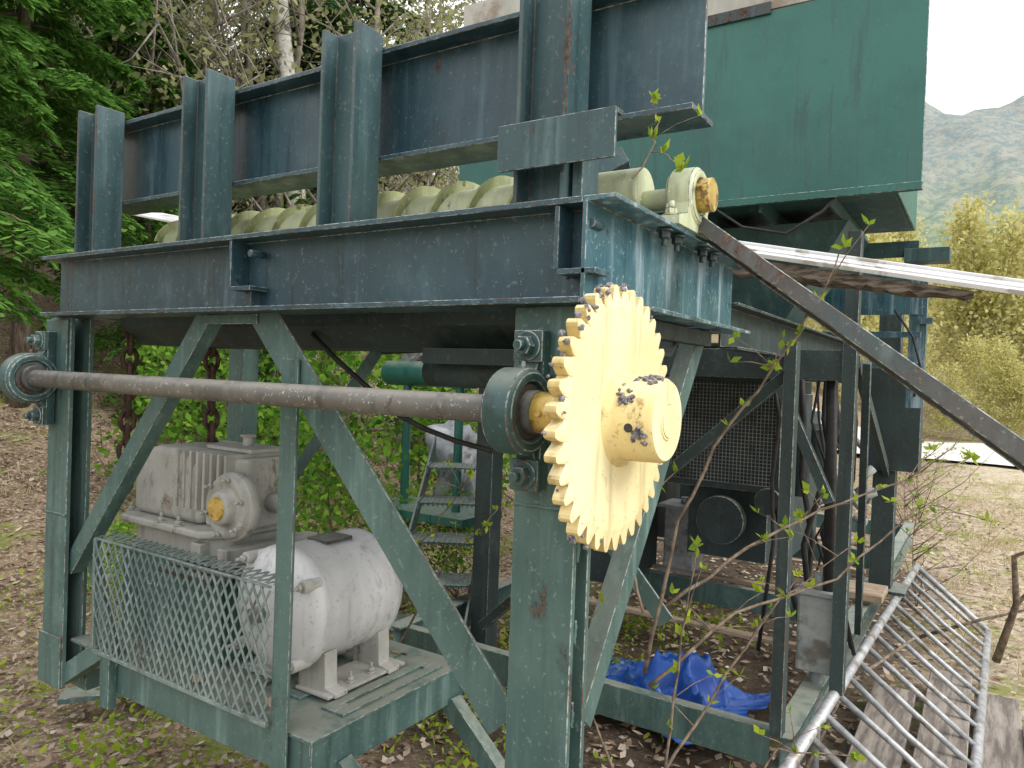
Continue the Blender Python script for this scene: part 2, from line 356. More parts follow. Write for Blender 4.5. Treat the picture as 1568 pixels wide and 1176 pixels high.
b=B(); b.lathe((x1,SY,SZ),X,[(-.001,.092),(.004,.084),(.012,.079),(.018,.0765),(.080,.0755),(.086,.071)],56)
b.lathe((x0,SY,SZ),X,[(.001,.07),(-.01,.062),(-.05,.058),(-.055,.055)],48)
b.build('hub',M_must,S,.0,None)
b=B(); b.cyl((x1+.0861,SY,SZ),(x1+.0868,SY,SZ),.0705,48); b.ring((x1+.0880,SY,SZ),X,.0305,.034,.0024,40); b.cyl((x1+.08,SY,SZ),(x1+.091,SY,SZ),.0295,32)
b.build('shaft_end',M_cream,S)
b=B(); b.cyl((-.535+SX,SY-.0700,SZ-.012),(-.535+SX,SY-.0762,SZ-.012),.008,16); b.build('set_screw_hole',M_black,S)
b=B(); b.cyl((-.690,SY,SZ),(-.650,SY,SZ),.047,36); b.cyl((-.745,SY,SZ),(-.69,SY,SZ),.041,36); b.cyl((-.715,SY-.04,SZ+.0),(-.715,SY-.053,SZ),.007,8); b.build('locking_collar',M_brass,S,.001)
# grease lumps
def blob(b,c,r,amp=.5,seed=0,sub=2,sq=(1,1,1)):
    bm=bmesh.new(); bmesh.ops.create_icosphere(bm,subdivisions=sub,radius=1)
    vs=[]
    for v in bm.verts:
        k=1+amp*mnoise.noise(v.co*2.3+V((seed,seed*1.7,0))); vs.append((c[0]+v.co.x*r*k*sq[0],c[1]+v.co.y*r*k*sq[1],c[2]+v.co.z*r*k*sq[2]))
    b.add(vs,[[v.index for v in f.verts] for f in bm.faces],0,True); bm.free()
b=B()
for i in range(24):
    a=random.gauss(-.32,.10); x=-.518+random.gauss(0,.010)+SX
    blob(b,(x,SY-.0755*math.cos(a),SZ+.0755*math.sin(a)),random.uniform(.002,.005),.9,i,2)
for i in range(28):
    a=random.gauss(.55,.13); x=-.548+random.gauss(0,.010)+SX
    blob(b,(x,SY-.0755*math.cos(a),SZ+.0755*math.sin(a)),random.uniform(.002,.0055),.9,i+20,2)
for i in range(80):
    a=random.choice([1.6,1.25,1.9,.3,-1.0,.9])+random.gauss(0,.16); r=random.choice([.225,.235,.243])
    blob(b,(random.uniform(-.612,-.578)+SX,SY-r*math.cos(a)*1.0,SZ+r*math.sin(a)),random.uniform(.002,.0058),.9,i+40,2)
for i in range(30):
    a=random.uniform(1.0,1.9); blob(b,(random.uniform(-.545,-.50)+SX,SY-.075*math.cos(a),SZ+.075*math.sin(a)),random.uniform(.003,.006),.9,i+90,2)
for i in range(26): blob(b,(-.642+random.gauss(0,.012),SY-.05,SZ-.03+random.gauss(0,.012)),random.uniform(.002,.006),.9,i+190,2)
b.build('grease_lumps',M_grease,S)

# ======================= AUGER =======================
A=empty('screw_conveyor'); AY,AZ=1.72,2.060
b=B(); b.cyl((-2.72,AY,AZ),(-.735,AY,AZ),.064,48); b.cyl((-.74,AY,AZ-.02),(-.575,AY,AZ-.02),.026,28); b.build('auger_tube',M_auger,A,.002,M_flight)
b=B(); steps=560; L0,L1=-2.70,-.93; pitch=.27
pr=[(.060,-.0075),(.078,-.0055),(.088,-.0045),(.0895,0),(.088,.0045),(.078,.0055),(.060,.0075)]
q=len(pr)
for start in (0,math.pi):
    vs=[];fs=[]
    for i in range(steps+1):
        t=i/steps; x=L0+(L1-L0)*t; th=-2*math.pi*(x-L0)/pitch+start; wob=1+.02*math.sin(i*.13)
        c,s_=math.cos(th),math.sin(th)
        for r,dx in pr: vs.append((x+dx,AY+r*wob*c,AZ+r*wob*s_))
    for i in range(steps):
        o=i*q
        for k in range(q-1): fs.append((o+k,o+k+1,o+k+q+1,o+k+q))
    b.add(vs,fs,0,False)
b.build('helical_flight',M_flight,A)
e=A; b=B(); xc=-.625
b.lathe((xc,AY,AZ-.022),X,[(-.034,.045),(-.034,.062),(-.026,.070),(.026,.070),(.034,.062),(.034,.045),(-.034,.045)],40,0,False)
b.sweep([(-.13,0),(.13,0),(.13,.022),(.075,.035),(.062,.075),(-.062,.075),(-.075,.035),(-.13,.022)],(xc-.028,AY,1.951),(xc+.028,AY,1.951),Y,Z)
for s in (-1,1): b.bolt((xc,AY+s*.105,1.974),(0,0,1),.014,.014)
b.build('end_bearing',M_auger,A,.0016,M_wear)
b=B(); b.cyl((xc+.03,AY,AZ-.02),(xc+.062,AY,AZ-.02),.040,30); b.bolt((xc+.045,AY-.035,AZ-.01),(0,-1,0),.007,.008,0,False); b.build('end_collar',M_brass,A,.001)

# ======================= GEARBOX =======================
G=empty('gearbox')
def rbox(b,lo,hi,c,mi=0):
    x0,y0,z0=lo;x1,y1,z1=hi
    b.sweep([(x0+c,y0),(x1-c,y0),(x1,y0+c),(x1,y1-c),(x1-c,y1),(x0+c,y1),(x0,y1-c),(x0,y0+c)],(0,0,z0),(0,0,z1),X,Y,mi)
b=B()
hood=[(0,0),(.40,0),(.40,.13),(.385,.19),(.34,.235),(.27,.255),(.13,.255),(.06,.235),(.015,.19),(0,.13)]
b.sweep(hood,(-2.64,1.54,1.045),(-2.64,1.86,1.045),X,Z)
b.build('hood_casting',M_gbox,G,.028,None,True,4)
b=B()
rbox(b,(-2.70,1.49,1.015),(-2.10,1.90,1.044),.07); rbox(b,(-2.65,1.53,.945),(-2.12,1.86,1.014),.06)
rbox(b,(-2.27,1.56,1.045),(-2.06,1.84,1.285),.04)
b.build('lower_casting',M_gbox,G,.012,None,True,3)
b=B()
for i in range(8): b.box((-2.37+i*.038,1.532,1.10),(-2.358+i*.038,1.83,1.298))
b.box((-2.32,1.62,1.299),(-2.08,1.78,1.312)); b.cyl((-2.2,1.7,1.312),(-2.2,1.7,1.345),.018,14); b.cyl((-2.2,1.7,1.345),(-2.2,1.7,1.352),.028,14)
for x,y in ((-2.66,1.55),(-2.66,1.82),(-2.4,1.505),(-2.3,1.505)): b.bolt((x,y,1.044),(0,0,1),.012,.010)
b.lathe((-2.06,1.56,1.135),(0,-1,0),[(0,.112),(.03,.112),(.032,.105),(.05,.100),(.052,.082),(.045,.070),(.050,.058),(.075,.054),(.08,.04)],48)
for i in range(6):
    a=i*math.pi/3+.3; b.bolt((-2.06+.093*math.cos(a),1.51,1.135+.093*math.sin(a)),(0,-1,0),.009,.008,0,False)
for i in range(8):
    a=i*math.pi/4; b.box((-2.06+.1*math.cos(a)-.006,1.53,1.135+.1*math.sin(a)-.006),(-2.06+.1*math.cos(a)+.006,1.57,1.135+.1*math.sin(a)+.006))
b.cyl((-2.06,1.70,1.13),(-1.98,1.70,1.13),.035,20)
for x in (-2.22,-2.08): b.box((x,1.50,.945),(x+.05,1.88,1.0))
b.build('fins_and_cover',M_gbox,G,.0025,None)
b=B(); b.lathe((-2.06,1.482,1.135),(0,-1,0),[(0,.04),(.01,.036)],24); b.build('bearing_cap',M_brass,G)
b=B()
for i in range(5): b.box((-2.26,1.40+i*.05,.92),(-1.98,1.428+i*.05,.937))
b.build('slide_rails',M_rusty,G,.001)
# ======================= MOTOR =======================
Mo=empty('electric_motor')
b=B(); mx,mz=-1.775,.868; ms=.95
b.lathe((mx,1.45,mz),Y,[(h,r*ms) for h,r in [(-.015,.03),(-.01,.075),(.0,.11),(.02,.16),(.035,.178),(.045,.196),(.085,.202),(.088,.197),(.092,.194),(.22,.194),(.35,.194),(.352,.200),(.385,.200),(.39,.190),(.42,.176),(.445,.155),(.465,.128),(.48,.09),(.488,.05),(.49,.02)]],72)
b.build('motor_shell',M_white,Mo)
b=B()
for a in (.6,2.2,3.9,5.4):
    x=mx+.188*ms*math.cos(a); z=mz+.188*ms*math.sin(a); b.cyl((x,1.455,z),(x,1.52,z),.018,16); b.bolt((x,1.455,z),(0,-1,0),.011,.010,0,False)
fp=[(.04,-.15),(.10,-.145),(.15,-.115),(.155,-.22),(.20,-.228),(.20,-.240),(.04,-.240)]
for s in (-1,1):
    for y0 in (1.55,1.78):
        b.sweep([(s*p,q_) for p,q_ in fp],(mx,y0,mz),(mx,y0+.05,mz),X,Z)
    b.box((mx+s*.12-.07,1.53,mz-.2395),(mx+s*.12+.07,1.87,mz-.230))
    for y0 in (1.65,1.74): b.bolt((mx+s*.16,y0,mz-.23),(0,0,1),.011,.01)
b.build('motor_feet',M_gbox,Mo,.004,None,True,2)
b=B(); b.box((mx-.03,1.63,mz+.180),(mx+.06,1.74,mz+.191)); b.build('nameplate',M_rusty,Mo,.001)
b=B(); b.cyl((mx,1.40,mz),(mx,1.45,mz),.024,20); b.build('motor_shaft',M_shaft,Mo)
# ======================= GUARD =======================
Gd=empty('expanded_mesh_guard')
b=B(); gx0,gx1,gz0,gz1=-2.48,-1.605,.635,1.0; gy=1.325
def clipseg(x0,slope):
    za,zb=gz0,gz1
    def at(x): return za+(x-x0)/slope
    zz=sorted((at(gx0),at(gx1))); lo=max(za,zz[0]); hi=min(zb,zz[1])
    if hi-lo<.004: return None
    return (x0+slope*(lo-za),lo),(x0+slope*(hi-za),hi)
def bulge(x,z): return .014*mnoise.noise(V((x*3,z*3,0)))+.005*mnoise.noise(V((x*12,z*12,4)))
w=.036; sl=.60
for sgn in (1,-1):
    x=gx0-.6
    while x<gx1+.6:
        sg=clipseg(x,sgn*sl)
        if sg:
            (xa,za),(xb,zb)=sg; k=max(1,int((zb-za)/.03)); oy=(.0015 if sgn>0 else -.0015)
            P=[(xa+(xb-xa)*i/k,za+(zb-za)*i/k) for i in range(k+1)]
            for p,q_ in zip(P[:-1],P[1:]):
                b.beam(pR(.0068,.0032),(p[0],gy+oy+bulge(*p),p[1]),(q_[0],gy+oy+bulge(*q_),q_[1]),(0,1,.35*sgn))
        x+=w
b.build('mesh_face',M_guard,Gd,0)
b=B()
b.box((gx0-.006,gy-.003,gz1),(gx1,gy+.008,gz1+.006)); b.box((gx0-.010,gy-.004,gz0),(gx0+.004,gy+.012,gz1)); b.box((gx0,gy-.004,gz0-.012),(gx1,gy+.012,gz0))
b.build('guard_rim',M_guard,Gd,.001,M_wear)
b=B()
for i in range(26):
    x=gx0+i*.034; b.beam(pR(.007,.003),(x,gy+.010,gz1+.006),(x+.03,gy+.07,gz1+.012),(0,0,1)); b.beam(pR(.007,.003),(x+.03,gy+.010,gz1+.007),(x,gy+.07,gz1+.013),(0,0,1))
b.build('guard_top_lip',M_guard,Gd)
# ======================= CHAINS =======================
def chain(P,Q,name):
    P=V(P);Q=V(Q); L=(Q-P).length; n=int(L/.054); b=B(); ax=(Q-P).normalized()
    s1=ax.cross(V((.3,.9,.1))).normalized(); s2=ax.cross(s1)
    for i in range(n):
        c=P.lerp(Q,(i+.5)/n); s=s1 if i%2 else s2
        b.tube([c+ax*(.040*math.cos(2*math.pi*k/12))+s*(.024*math.sin(2*math.pi*k/12)) for k in range(13)],.009,7)
    b.build(name,M_rustchain)
chain((-2.70,1.55,1.75),(-2.68,1.53,1.12),'hanging_chain'); chain((-2.50,1.75,1.75),(-2.48,1.75,1.25),'hanging_chain')

# ======================= HOPPER =======================
H=empty('steel_hopper')
b=B()
hx0,hx1,hy0,hy1,hz=-2.3,-.228,3.0,3.9,2.336; hs=hx1-.085
b.box((hx0,hy0,hz),(hx1,hy0+.012,3.076)); b.box((hs-.012,hy0+.013,hz),(hs,hy1,3.35)); b.box((hx0,hy1,hz),(hs,hy1+.012,3.35)); b.box((hx0,hy0+.013,hz),(hx0+.012,hy1,3.35))
b.box((hx0-.02,hy0-.03,hz-.03),(hx1+.005,hy0-.001,hz-.001))
b.build('hopper_walls',M_green,H,.002,M_wear)
b=B(); b.box((hx0,hy0-.004,3.078),(hx1,hy0+.010,3.45)); b.build('side_extension_board',M_board,H)
b=B(); b.box((hx0,hy0-.012,3.06),(hx1-.55,hy0-.005,3.105)); b.build('angle_trim',M_rusty,H)
b=B()
b.box((hx0,hy0+.014,hz+.0),(hs-.014,hy1-.001,hz+.01))
for x in np.arange(-2.1,-.32,.26): b.box((x,hy0+.014,hz-.055),(x+.012,hy1+.1,hz-.001))
for y in (3.85,): b.box((hx0,y,hz-.13),(hs+.02,y+.012,hz-.056)); 
b.box((hx1-.12,3.80,hz-.16),(hx1+.06,3.92,hz-.10))
b.add([(-2.1,3.25,hz-.06),(-.5,3.25,hz-.06),(-.5,3.85,hz-.06),(-2.1,3.85,hz-.06),(-1.9,3.45,1.85),(-.8,3.45,1.85),(-.8,3.75,1.85),(-1.9,3.75,1.85)],[(0,1,5,4),(1,2,6,5),(2,3,7,6),(3,0,4,7),(4,5,6,7)])
b.build('hopper_floor_and_chute',M_teal,H,.001,None)
b=B(); b.box((-1.4,4.3,1.98),(-.30,4.312,2.22)); b.box((-.36,4.33,1.5),(-.28,4.40,2.2)); b.box((-1.2,4.27,1.86),(-.3,4.29,1.89)); b.box((-1.2,4.27,1.70),(-.3,4.29,1.73))
b.box((-.31,4.27,1.93),(-.25,4.329,1.96))
b.build('rear_panel',M_side,H,.001,M_wear)
b=B()
b.tube([(-1.0,2.98,2.33),(-.85,2.97,2.22),(-.68,2.97,2.18),(-.55,2.98,2.26),(-.5,3.0,2.33)],.006,6)
b.tube([(-.42,4.24,2.0),(-.33,4.22,1.86),(-.29,4.24,1.70),(-.32,4.3,1.56)],.006,6)
b.build('cables',M_black,H)

# ======================= REAR CHASSIS =======================
C=empty('machine_chassis')
b=B()
for x in (-.55,-2.3): b.sweep(pI(.14,.08,.01,.008),(x,2.62,.26),(x,7.5,.26),X,Z)
for y in (2.66,4.38,6.0,7.4): b.sweep(pC(.13,.05,.008),(-2.26,y,.265),(-.595,y,.265),Y,Z)
b.build('base_beams',M_light,C,.0015,M_wear)
b=B()
b.box((-.585,2.60,.402),(-.545,2.66,1.743)); b.box((-.57,2.661,.402),(-.56,2.70,1.743))
b.box((-.48,3.10,.402),(-.43,3.16,2.2)); b.box((-2.2,3.1,.0),(-2.1,3.2,2.2)); b.box((-2.2,3.8,.0),(-2.1,3.9,2.2))
b.box((-.56,4.86,.402),(-.44,4.98,2.2)); b.box((-.62,4.80,1.12),(-.32,5.0,1.75)); b.box((-.60,4.8,.402),(-.36,5.05,.42))
b.beam(pR(.05,.03),(-.46,3.2,1.7),(-.5,4.85,1.1),(1,0,0)); b.beam(pR(.04,.04),(-.58,2.7,1.65),(-1.9,2.75,.45),(0,1,0))
b.beam(pR(.04,.04),(-.50,3.05,1.15),(-.75,3.05,1.70),(0,1,0)); b.beam(pR(.035,.03),(-.50,3.9,.42),(-.42,3.2,1.7),(1,0,0))
b.sweep(pC(.12,.05,.008),(-2.2,3.12,1.62),(-.485,3.12,1.62),Y,Z); b.sweep(pC(.12,.05,.008),(-2.2,4.9,1.62),(-.565,4.9,1.62),Y,Z)
b.sweep(pC(.14,.06,.008),(-.70,2.24,1.70),(-.70,4.8,1.70),X,Z)
b.box((-2.2,3.25,1.76),(-.82,4.8,1.772)); b.box((-2.25,5.2,.3),(-2.2,6.8,1.9))
b.box((-1.9,5.3,.41),(-1.1,6.2,1.4)); b.box((-2.1,3.9,.41),(-1.75,4.5,1.5))
b.build('chassis_uprights',M_dark,C,.0015,M_wear)
b=B()
for y in (3.5,4.43,5.2,6.05): b.box((-2.2,y,.405),(-.62,y+.05,.425))
b.build('timber_sleepers',M_newwood,C,.002)
E=empty('diesel_engine'); b=B()
b.box((-1.50,4.05,1.05),(-.92,4.85,1.62)); b.box((-1.45,4.2,.60),(-1.0,4.8,1.049)); b.cyl((-1.2,4.04,.85),(-1.2,3.98,.85),.13,32); b.cyl((-.95,4.04,.98),(-.95,3.98,.98),.07,24)
b.cyl((-.84,4.2,1.0),(-.84,4.2,1.55),.05,20); b.lathe((-.80,4.5,1.1),Z,[(0,.07),(.25,.07),(.28,.03)],20)
b.box((-1.52,4.0,1.02),(-.90,4.049,1.05)); b.box((-1.52,4.0,1.60),(-.90,4.049,1.64)); b.box((-1.52,4.0,1.05),(-1.49,4.049,1.6)); b.box((-.93,4.0,1.05),(-.90,4.049,1.6))
b.build('engine_block',M_dark,E,.003,M_wear)
b=B()
for i in range(28): b.box((-1.485+i*.0198,4.01,1.05),(-1.482+i*.0198,4.014,1.6))
for i in range(28): b.box((-1.49,4.006,1.055+i*.0196),(-.93,4.0095,1.058+i*.0196))
b.build('radiator_grille',M_grey,E)
b=B()
b.tube([(-.9,4.0,.95),(-.8,3.8,.7),(-.7,3.6,.55),(-.62,3.4,.5)],.02,8)
for i in range(9):
    x=-.70+random.uniform(-.1,.22); y=3.3+random.uniform(-.1,.6); b.tube([(x,y,1.7),(x+random.uniform(-.06,.06),y+.03,1.45),(x+random.uniform(-.08,.08),y,1.2),(x+random.uniform(-.1,.1),y+.1,.9),(x+random.uniform(-.1,.1),y+.1,.42)],random.choice([.006,.009,.013]),6)
b.tube([(-.515,3.22,.77),(-.52,3.2,1.2),(-.53,3.18,1.74)],.022,12)
b.build('hoses',M_black,E)
b=B(); 
for i in range(16):
    c_=V((-.66+.016*i+random.uniform(-.02,.02),3.9+random.uniform(-.3,.2),1.15+random.uniform(-.18,.2))); d_=V((random.uniform(-1,1),random.uniform(-.4,.4),random.uniform(-1,1))).normalized()
    b.cyl(c_,c_+d_*random.uniform(.03,.10),random.uniform(.006,.022),14)
b.build('valve_fittings',M_grey,E,.001)
b=B(); rbox(b,(-.62,3.15,.45),(-.47,3.29,.755),.01); b.box((-.63,3.14,.756),(-.46,3.30,.77)); b.cyl((-.55,3.22,.77),(-.55,3.22,.83),.02,12); b.cyl((-.545,3.2,.0),(-.545,3.2,.45),.025,12); b.build('electrical_box',M_grey,None,.003)
b=B(); rbox(b,(-1.69,4.45,.42),(-1.49,4.65,.80),.01); b.box((-1.73,4.41,.801),(-1.45,4.69,.82)); b.box((-1.72,4.42,.402),(-1.46,4.68,.419)); b.cyl((-1.59,4.55,.82),(-1.59,4.55,.86),.03,14); b.build('junction_pedestal',M_galv,None,.003)
b=B(); b.box((-.66,4.45,.43),(-.44,4.72,.47)); b.box((-.60,4.50,.402),(-.5,4.66,.429)); b.build('timber_block',M_newwood,None,.004)

# broken board with sheet metal
e=empty('broken_board'); b=B()
P=V((-.72,2.42,2.035));Q=V((.12,2.58,1.885)); ax=(Q-P).normalized(); wd=V((-.2,.80,.50)).normalized(); nd=ax.cross(wd).normalized()
b.sweep([(-.03,0),(.045,0),(.045,.003),(-.03,.003)],P,Q,wd,nd)
b.sweep([(-.036,-.003),(-.031,-.003),(-.031,.012),(-.036,.012)],P,Q,wd,nd); b.sweep([(.046,-.003),(.051,-.003),(.051,.012),(.046,.012)],P,Q,wd,nd)
b.sweep([(.005,.0035),(.010,.0035),(.010,.008),(.005,.008)],P,Q,wd,nd)
b.build('metal_strip',M_alu,e,.001)
b=B(); n=30; vs=[];fs=[]
for i in range(n):
    t=i/(n-1); c=P.lerp(P+(Q-P)*.80,t)-V((0,-.01,.026)); k=(1-t)**.5*.045+.008+.010*random.random()
    for dy,dz in ((-.03,0),(.045,0),(.045,-k),(-.03,-k*random.uniform(.6,1.1))): vs.append(c+V((0,dy,dz)))
for i in range(n-1):
    for k in range(4): fs.append((i*4+k,i*4+(k+1)%4,(i+1)*4+(k+1)%4,(i+1)*4+k))
b.add(vs,fs); b.build('splintered_plank',M_woodx,e)

# ======================= STAIRS =======================
St=empty('metal_staircase'); b=B()
for i in range(5):
    t=i/4; r=-.30-.10*t; d=4.5-.75*t; z=1.02-.72*t
    c=site(r,d,z); 
    for k in range(5):
        q=c+D*(-.10+.05*k); b.sweep([(0,0),(.045,0),(.045,.01),(0,.01)],q-R*.19,q+R*.19,D,Z)
    for s in (-.19,.185): b.sweep([(0,-.03),(.01,-.03),(.01,.02),(0,.02)],c+R*s-D*.11,c+R*s+D*.15,R,Z)
    for k in range(14):
        q=c-R*.19+R*(.028*k); b.sweep([(0,-.012),(.006,-.012),(.006,.014),(0,.014)],q-D*.10,q+D*.14,R,Z)
for s in (-.21,.20): b.sweep([(0,0),(.012,0),(.012,.12),(0,.12)],site(-.27+s,4.7,1.08),site(-.43+s,3.55,.02),R,Z)
b.build('treads_and_stringers',M_teal,St,.001,M_wear)
T=empty('small_tank'); b=B(); c=site(-.55,5.0,1.58); 
b.lathe(c-V((.4,0,0)),X,[(0,.02),(.01,.07),(.03,.085),(.77,.085),(.79,.07),(.8,.02)],28); b.cyl(c-V((.2,0,0)),c-V((.2,0,.9)),.03,12); b.cyl(c+V((.25,0,0)),c+V((.25,0,-.9)),.03,12)
b.box(tuple(c+V((-.4,-.2,-.95))),tuple(c+V((.45,.25,-.9)))); b.build('tank_shell',M_green,T)
def cloth(name,center,sx,sy,amp,mat,seed,nx=80,ny=60):
    b=B(); vs=[];fs=[]
    for j in range(ny):
        for i in range(nx):
            u=i/(nx-1)*2-1; v=j/(ny-1)*2-1
            r1=1-abs(mnoise.noise(V((u*1.3+v*.8+seed,v*1.0-u*.5,seed))))*3.0
            r2=1-abs(mnoise.noise(V((u*3.2-v*2.2+seed,v*1.6,seed+7))))*3.0
            r3=1-abs(mnoise.noise(V((u*7+v*5+seed,v*5,seed+3))))*2.5
            h=max(0,r1)**1.5*.75+max(0,r2)**2*.30+max(0,r3)**2*.14
            edge=max(.10,1-max(0,max(abs(u),abs(v))-.35)*1.55)
            w1=.35*mnoise.noise(V((v*2.2,seed,1)));w2=.35*mnoise.noise(V((u*2.2,seed,5)))
            vs.append((center[0]+sx*(u+w1),center[1]+sy*(v+w2),center[2]+amp*h*edge+.01))
    for j in range(ny-1):
        for i in range(nx-1):
            a=j*nx+i; fs.append((a,a+1,a+nx+1,a+nx))
    b.add(vs,fs,0,True); return b.build(name,mat,None,0,None,False)
cloth('blue_tarp',(-1.30,3.42,.05),.46,.34,.24,M_tarp,3.3)
b=B(); c=site(-.42,5.6,.0)
blob(b,tuple(c+V((0,0,1.0))),.20,.8,3,3,(1,.8,1.0)); blob(b,tuple(c+V((.10,.0,.72))),.18,.9,9,3,(1,.8,1.3)); blob(b,tuple(c+V((-.40,.1,1.72))),.13,.9,5,3,(1.2,.8,.9)); blob(b,tuple(c+V((.1,.1,1.76))),.14,.9,15,3,(2.2,.8,.5))
b.build('wrapped_equipment',M_wrap)

# ======================= RAILING PANEL & PLANKS =======================
b=B(); L0=V((-.50,1.9,.41));L1=V((-.37,5.83,.37)); R0=V((-.02,1.9,.07)); R1=V((.054,5.63,.07))
b.tube([L0,L1],.021,14); b.tube([R0,R1],.021,14); b.tube([L1,R1],.018,12)
for i in range(17):
    t=(i+.5)/17.5; b.tube([L0.lerp(L1,t),L0.lerp(L1,t).lerp(R0.lerp(R1,t+.012),.5)+V((random.gauss(0,.004),random.gauss(0,.006),random.gauss(0,.006))),R0.lerp(R1,t+.012)],.0125,10)
b.build('pipe_railing_panel',M_galv)
b=B()
for i in range(7):
    x=-.42+i*.21; z=.045+random.uniform(-.01,.012); y0=1.2+random.uniform(0,.5); y1=4.3+random.uniform(-.4,.4)
    b.sweep([(0,0),(.19,0),(.19,.035),(0,.035)],(x,y0,z),(x+random.uniform(-.03,.03),y1,z+random.uniform(-.01,.01)),X,Z)
b.build('weathered_planks',M_wood,None,.004)
b=B(); P=site(-1.98,3.28,.05); b.sweep([(0,0),(.13,0),(.13,.025),(0,.025)],P,P+R*.75+D*.25+V((0,0,.02)),-R*.3+D*.95,Z); b.build('scrap_plank',M_light,None,.003,M_wear)

# ======================= TERRAIN =======================
def th(x,y):
    s=-x+.10*y
    k=max(0.,s-4.0); h=.42*k*k/(k+1.6)
    if s>75: h-=.42*(s-75)*.9
    d=math.hypot(x,y)
    a=min(1,max(0,(d-3.0)/4))
    nz=.05*mnoise.noise(V((x*.9,y*.9,0)))+ (.18*a*mnoise.noise(V((x*.25,y*.25,3))) if s>2.5 else .05*a*mnoise.noise(V((x*.25,y*.25,3))))
    return h+nz*(.35+.65*a)-.02
def axis(c):
    t=np.linspace(-1,1,241); return c+np.sign(t)*(np.abs(t)*9+ (np.abs(t)**7)*3500)
xs=axis(-2.);ys=axis(5.)
vs=[(x,y,th(x,y)) for y in ys for x in xs]; nx=len(xs)
fs=[(j*nx+i,j*nx+i+1,(j+1)*nx+i+1,(j+1)*nx+i) for j in range(len(ys)-1) for i in range(nx-1)]
m,nt,bs,o=new_mat('ground_soil')
sx=N(nt,'ShaderNodeSeparateXYZ'); nt.links.new(coord(nt),sx.inputs[0])
n11=noise(nt,11,7,.75); n45=noise(nt,45,3,.7); n2=noise(nt,1.6,6,.75)
col=mix(nt,sstep(nt,n11,.38,.62),(.14,.095,.065),(.34,.25,.175))
col=mix(nt,sstep(nt,n45,.52,.62),col,(.50,.42,.33))
tan=mix(nt,sstep(nt,n11,.35,.62),(.36,.29,.20),(.58,.50,.38))
tan=mix(nt,sstep(nt,n2,.54,.64),tan,(.36,.34,.16))
col=mix(nt,sstep(nt,sx.outputs[0],-1.2,.2),col,tan)
col=mix(nt,mth(nt,'MULTIPLY',sstep(nt,n2,.53,.60),.75),col,(.22,.26,.06))
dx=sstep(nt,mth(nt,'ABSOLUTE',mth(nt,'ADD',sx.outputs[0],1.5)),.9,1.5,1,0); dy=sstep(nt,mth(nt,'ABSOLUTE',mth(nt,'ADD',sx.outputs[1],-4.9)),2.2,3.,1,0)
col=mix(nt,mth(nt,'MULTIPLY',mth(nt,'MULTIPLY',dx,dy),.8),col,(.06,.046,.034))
nt.links.new(col,bs.inputs['Base Color']); bs.inputs['Roughness'].default_value=.95; bs.inputs['Specular IOR Level'].default_value=.1
bump(nt,bs,n11,.8,.03)
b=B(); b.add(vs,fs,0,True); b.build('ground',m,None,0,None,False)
M_road=simple('gravel',(.50,.48,.44),(.72,.70,.66),9,.9,.4,.01)
b=B(); vs=[];fs=[]
for i in range(100):
    x=-16+i*1.0; yc=22+.10*(x)+.8*math.sin(x*.12); wv=.5*mnoise.noise(V((x*.5,0,0)))
    for k in range(5):
        y=yc-(3.0+wv)+k*1.6; vs.append((x,y,th(x,y)+.06))
for i in range(99):
    for k in range(4): a=i*5+k; fs.append((a,a+5,a+6,a+1))
b.add(vs,fs,0,True); b.build('gravel_road',M_road,None,0,None,False)

# ======================= FAST QUAD MASS =======================
def quadmesh(name,c,d,w,L,W,mat,extra=None):
    n=len(c); L=np.asarray(L).reshape(-1,1); W=np.asarray(W).reshape(-1,1)
    p0=c; p1=c+d*L*.45+w*W; p2=c+d*L; p3=c+d*L*.45-w*W
    v=np.stack([p0,p1,p2,p3],1).reshape(-1,3)
    me=bpy.data.meshes.new(name); ev,ef=(extra if extra else ([],[]))
    ev=np.array([tuple(q) for q in ev],dtype=float).reshape(-1,3); nv=len(v)
    allv=np.concatenate([v,ev]); me.vertices.add(len(allv)); me.vertices.foreach_set('co',allv.ravel())
    loops=np.arange(nv,dtype=np.int32); starts=np.arange(n,dtype=np.int32)*4; 
    el=[];es=[];o=nv
    for f in ef: es.append(o); el+= [nv+i for i in f]; o+=len(f)
    loops=np.concatenate([loops,np.array(el,dtype=np.int32)]); starts=np.concatenate([starts,np.array(es,dtype=np.int32)])
    me.loops.add(len(loops)); me.loops.foreach_set('vertex_index',loops)
    me.polygons.add(len(starts)); me.polygons.foreach_set('loop_start',starts)
    mi=np.zeros(len(starts),dtype=np.int32); mi[n:]=1; me.polygons.foreach_set('material_index',mi)
    me.update(calc_edges=True); me.validate()
    for q in (mat if isinstance(mat,list) else [mat]): me.materials.append(q)
    return me
def unit(a): return a/np.maximum(np.linalg.norm(a,axis=-1,keepdims=True),1e-9)
def place(me,name,loc,rz=0,sc=1.,tilt=0):
    ob=bpy.data.objects.new(name,me); ob.location=loc; ob.rotation_euler=(tilt,0,rz); ob.scale=(sc,sc,sc); scene.collection.objects.link(ob); return ob

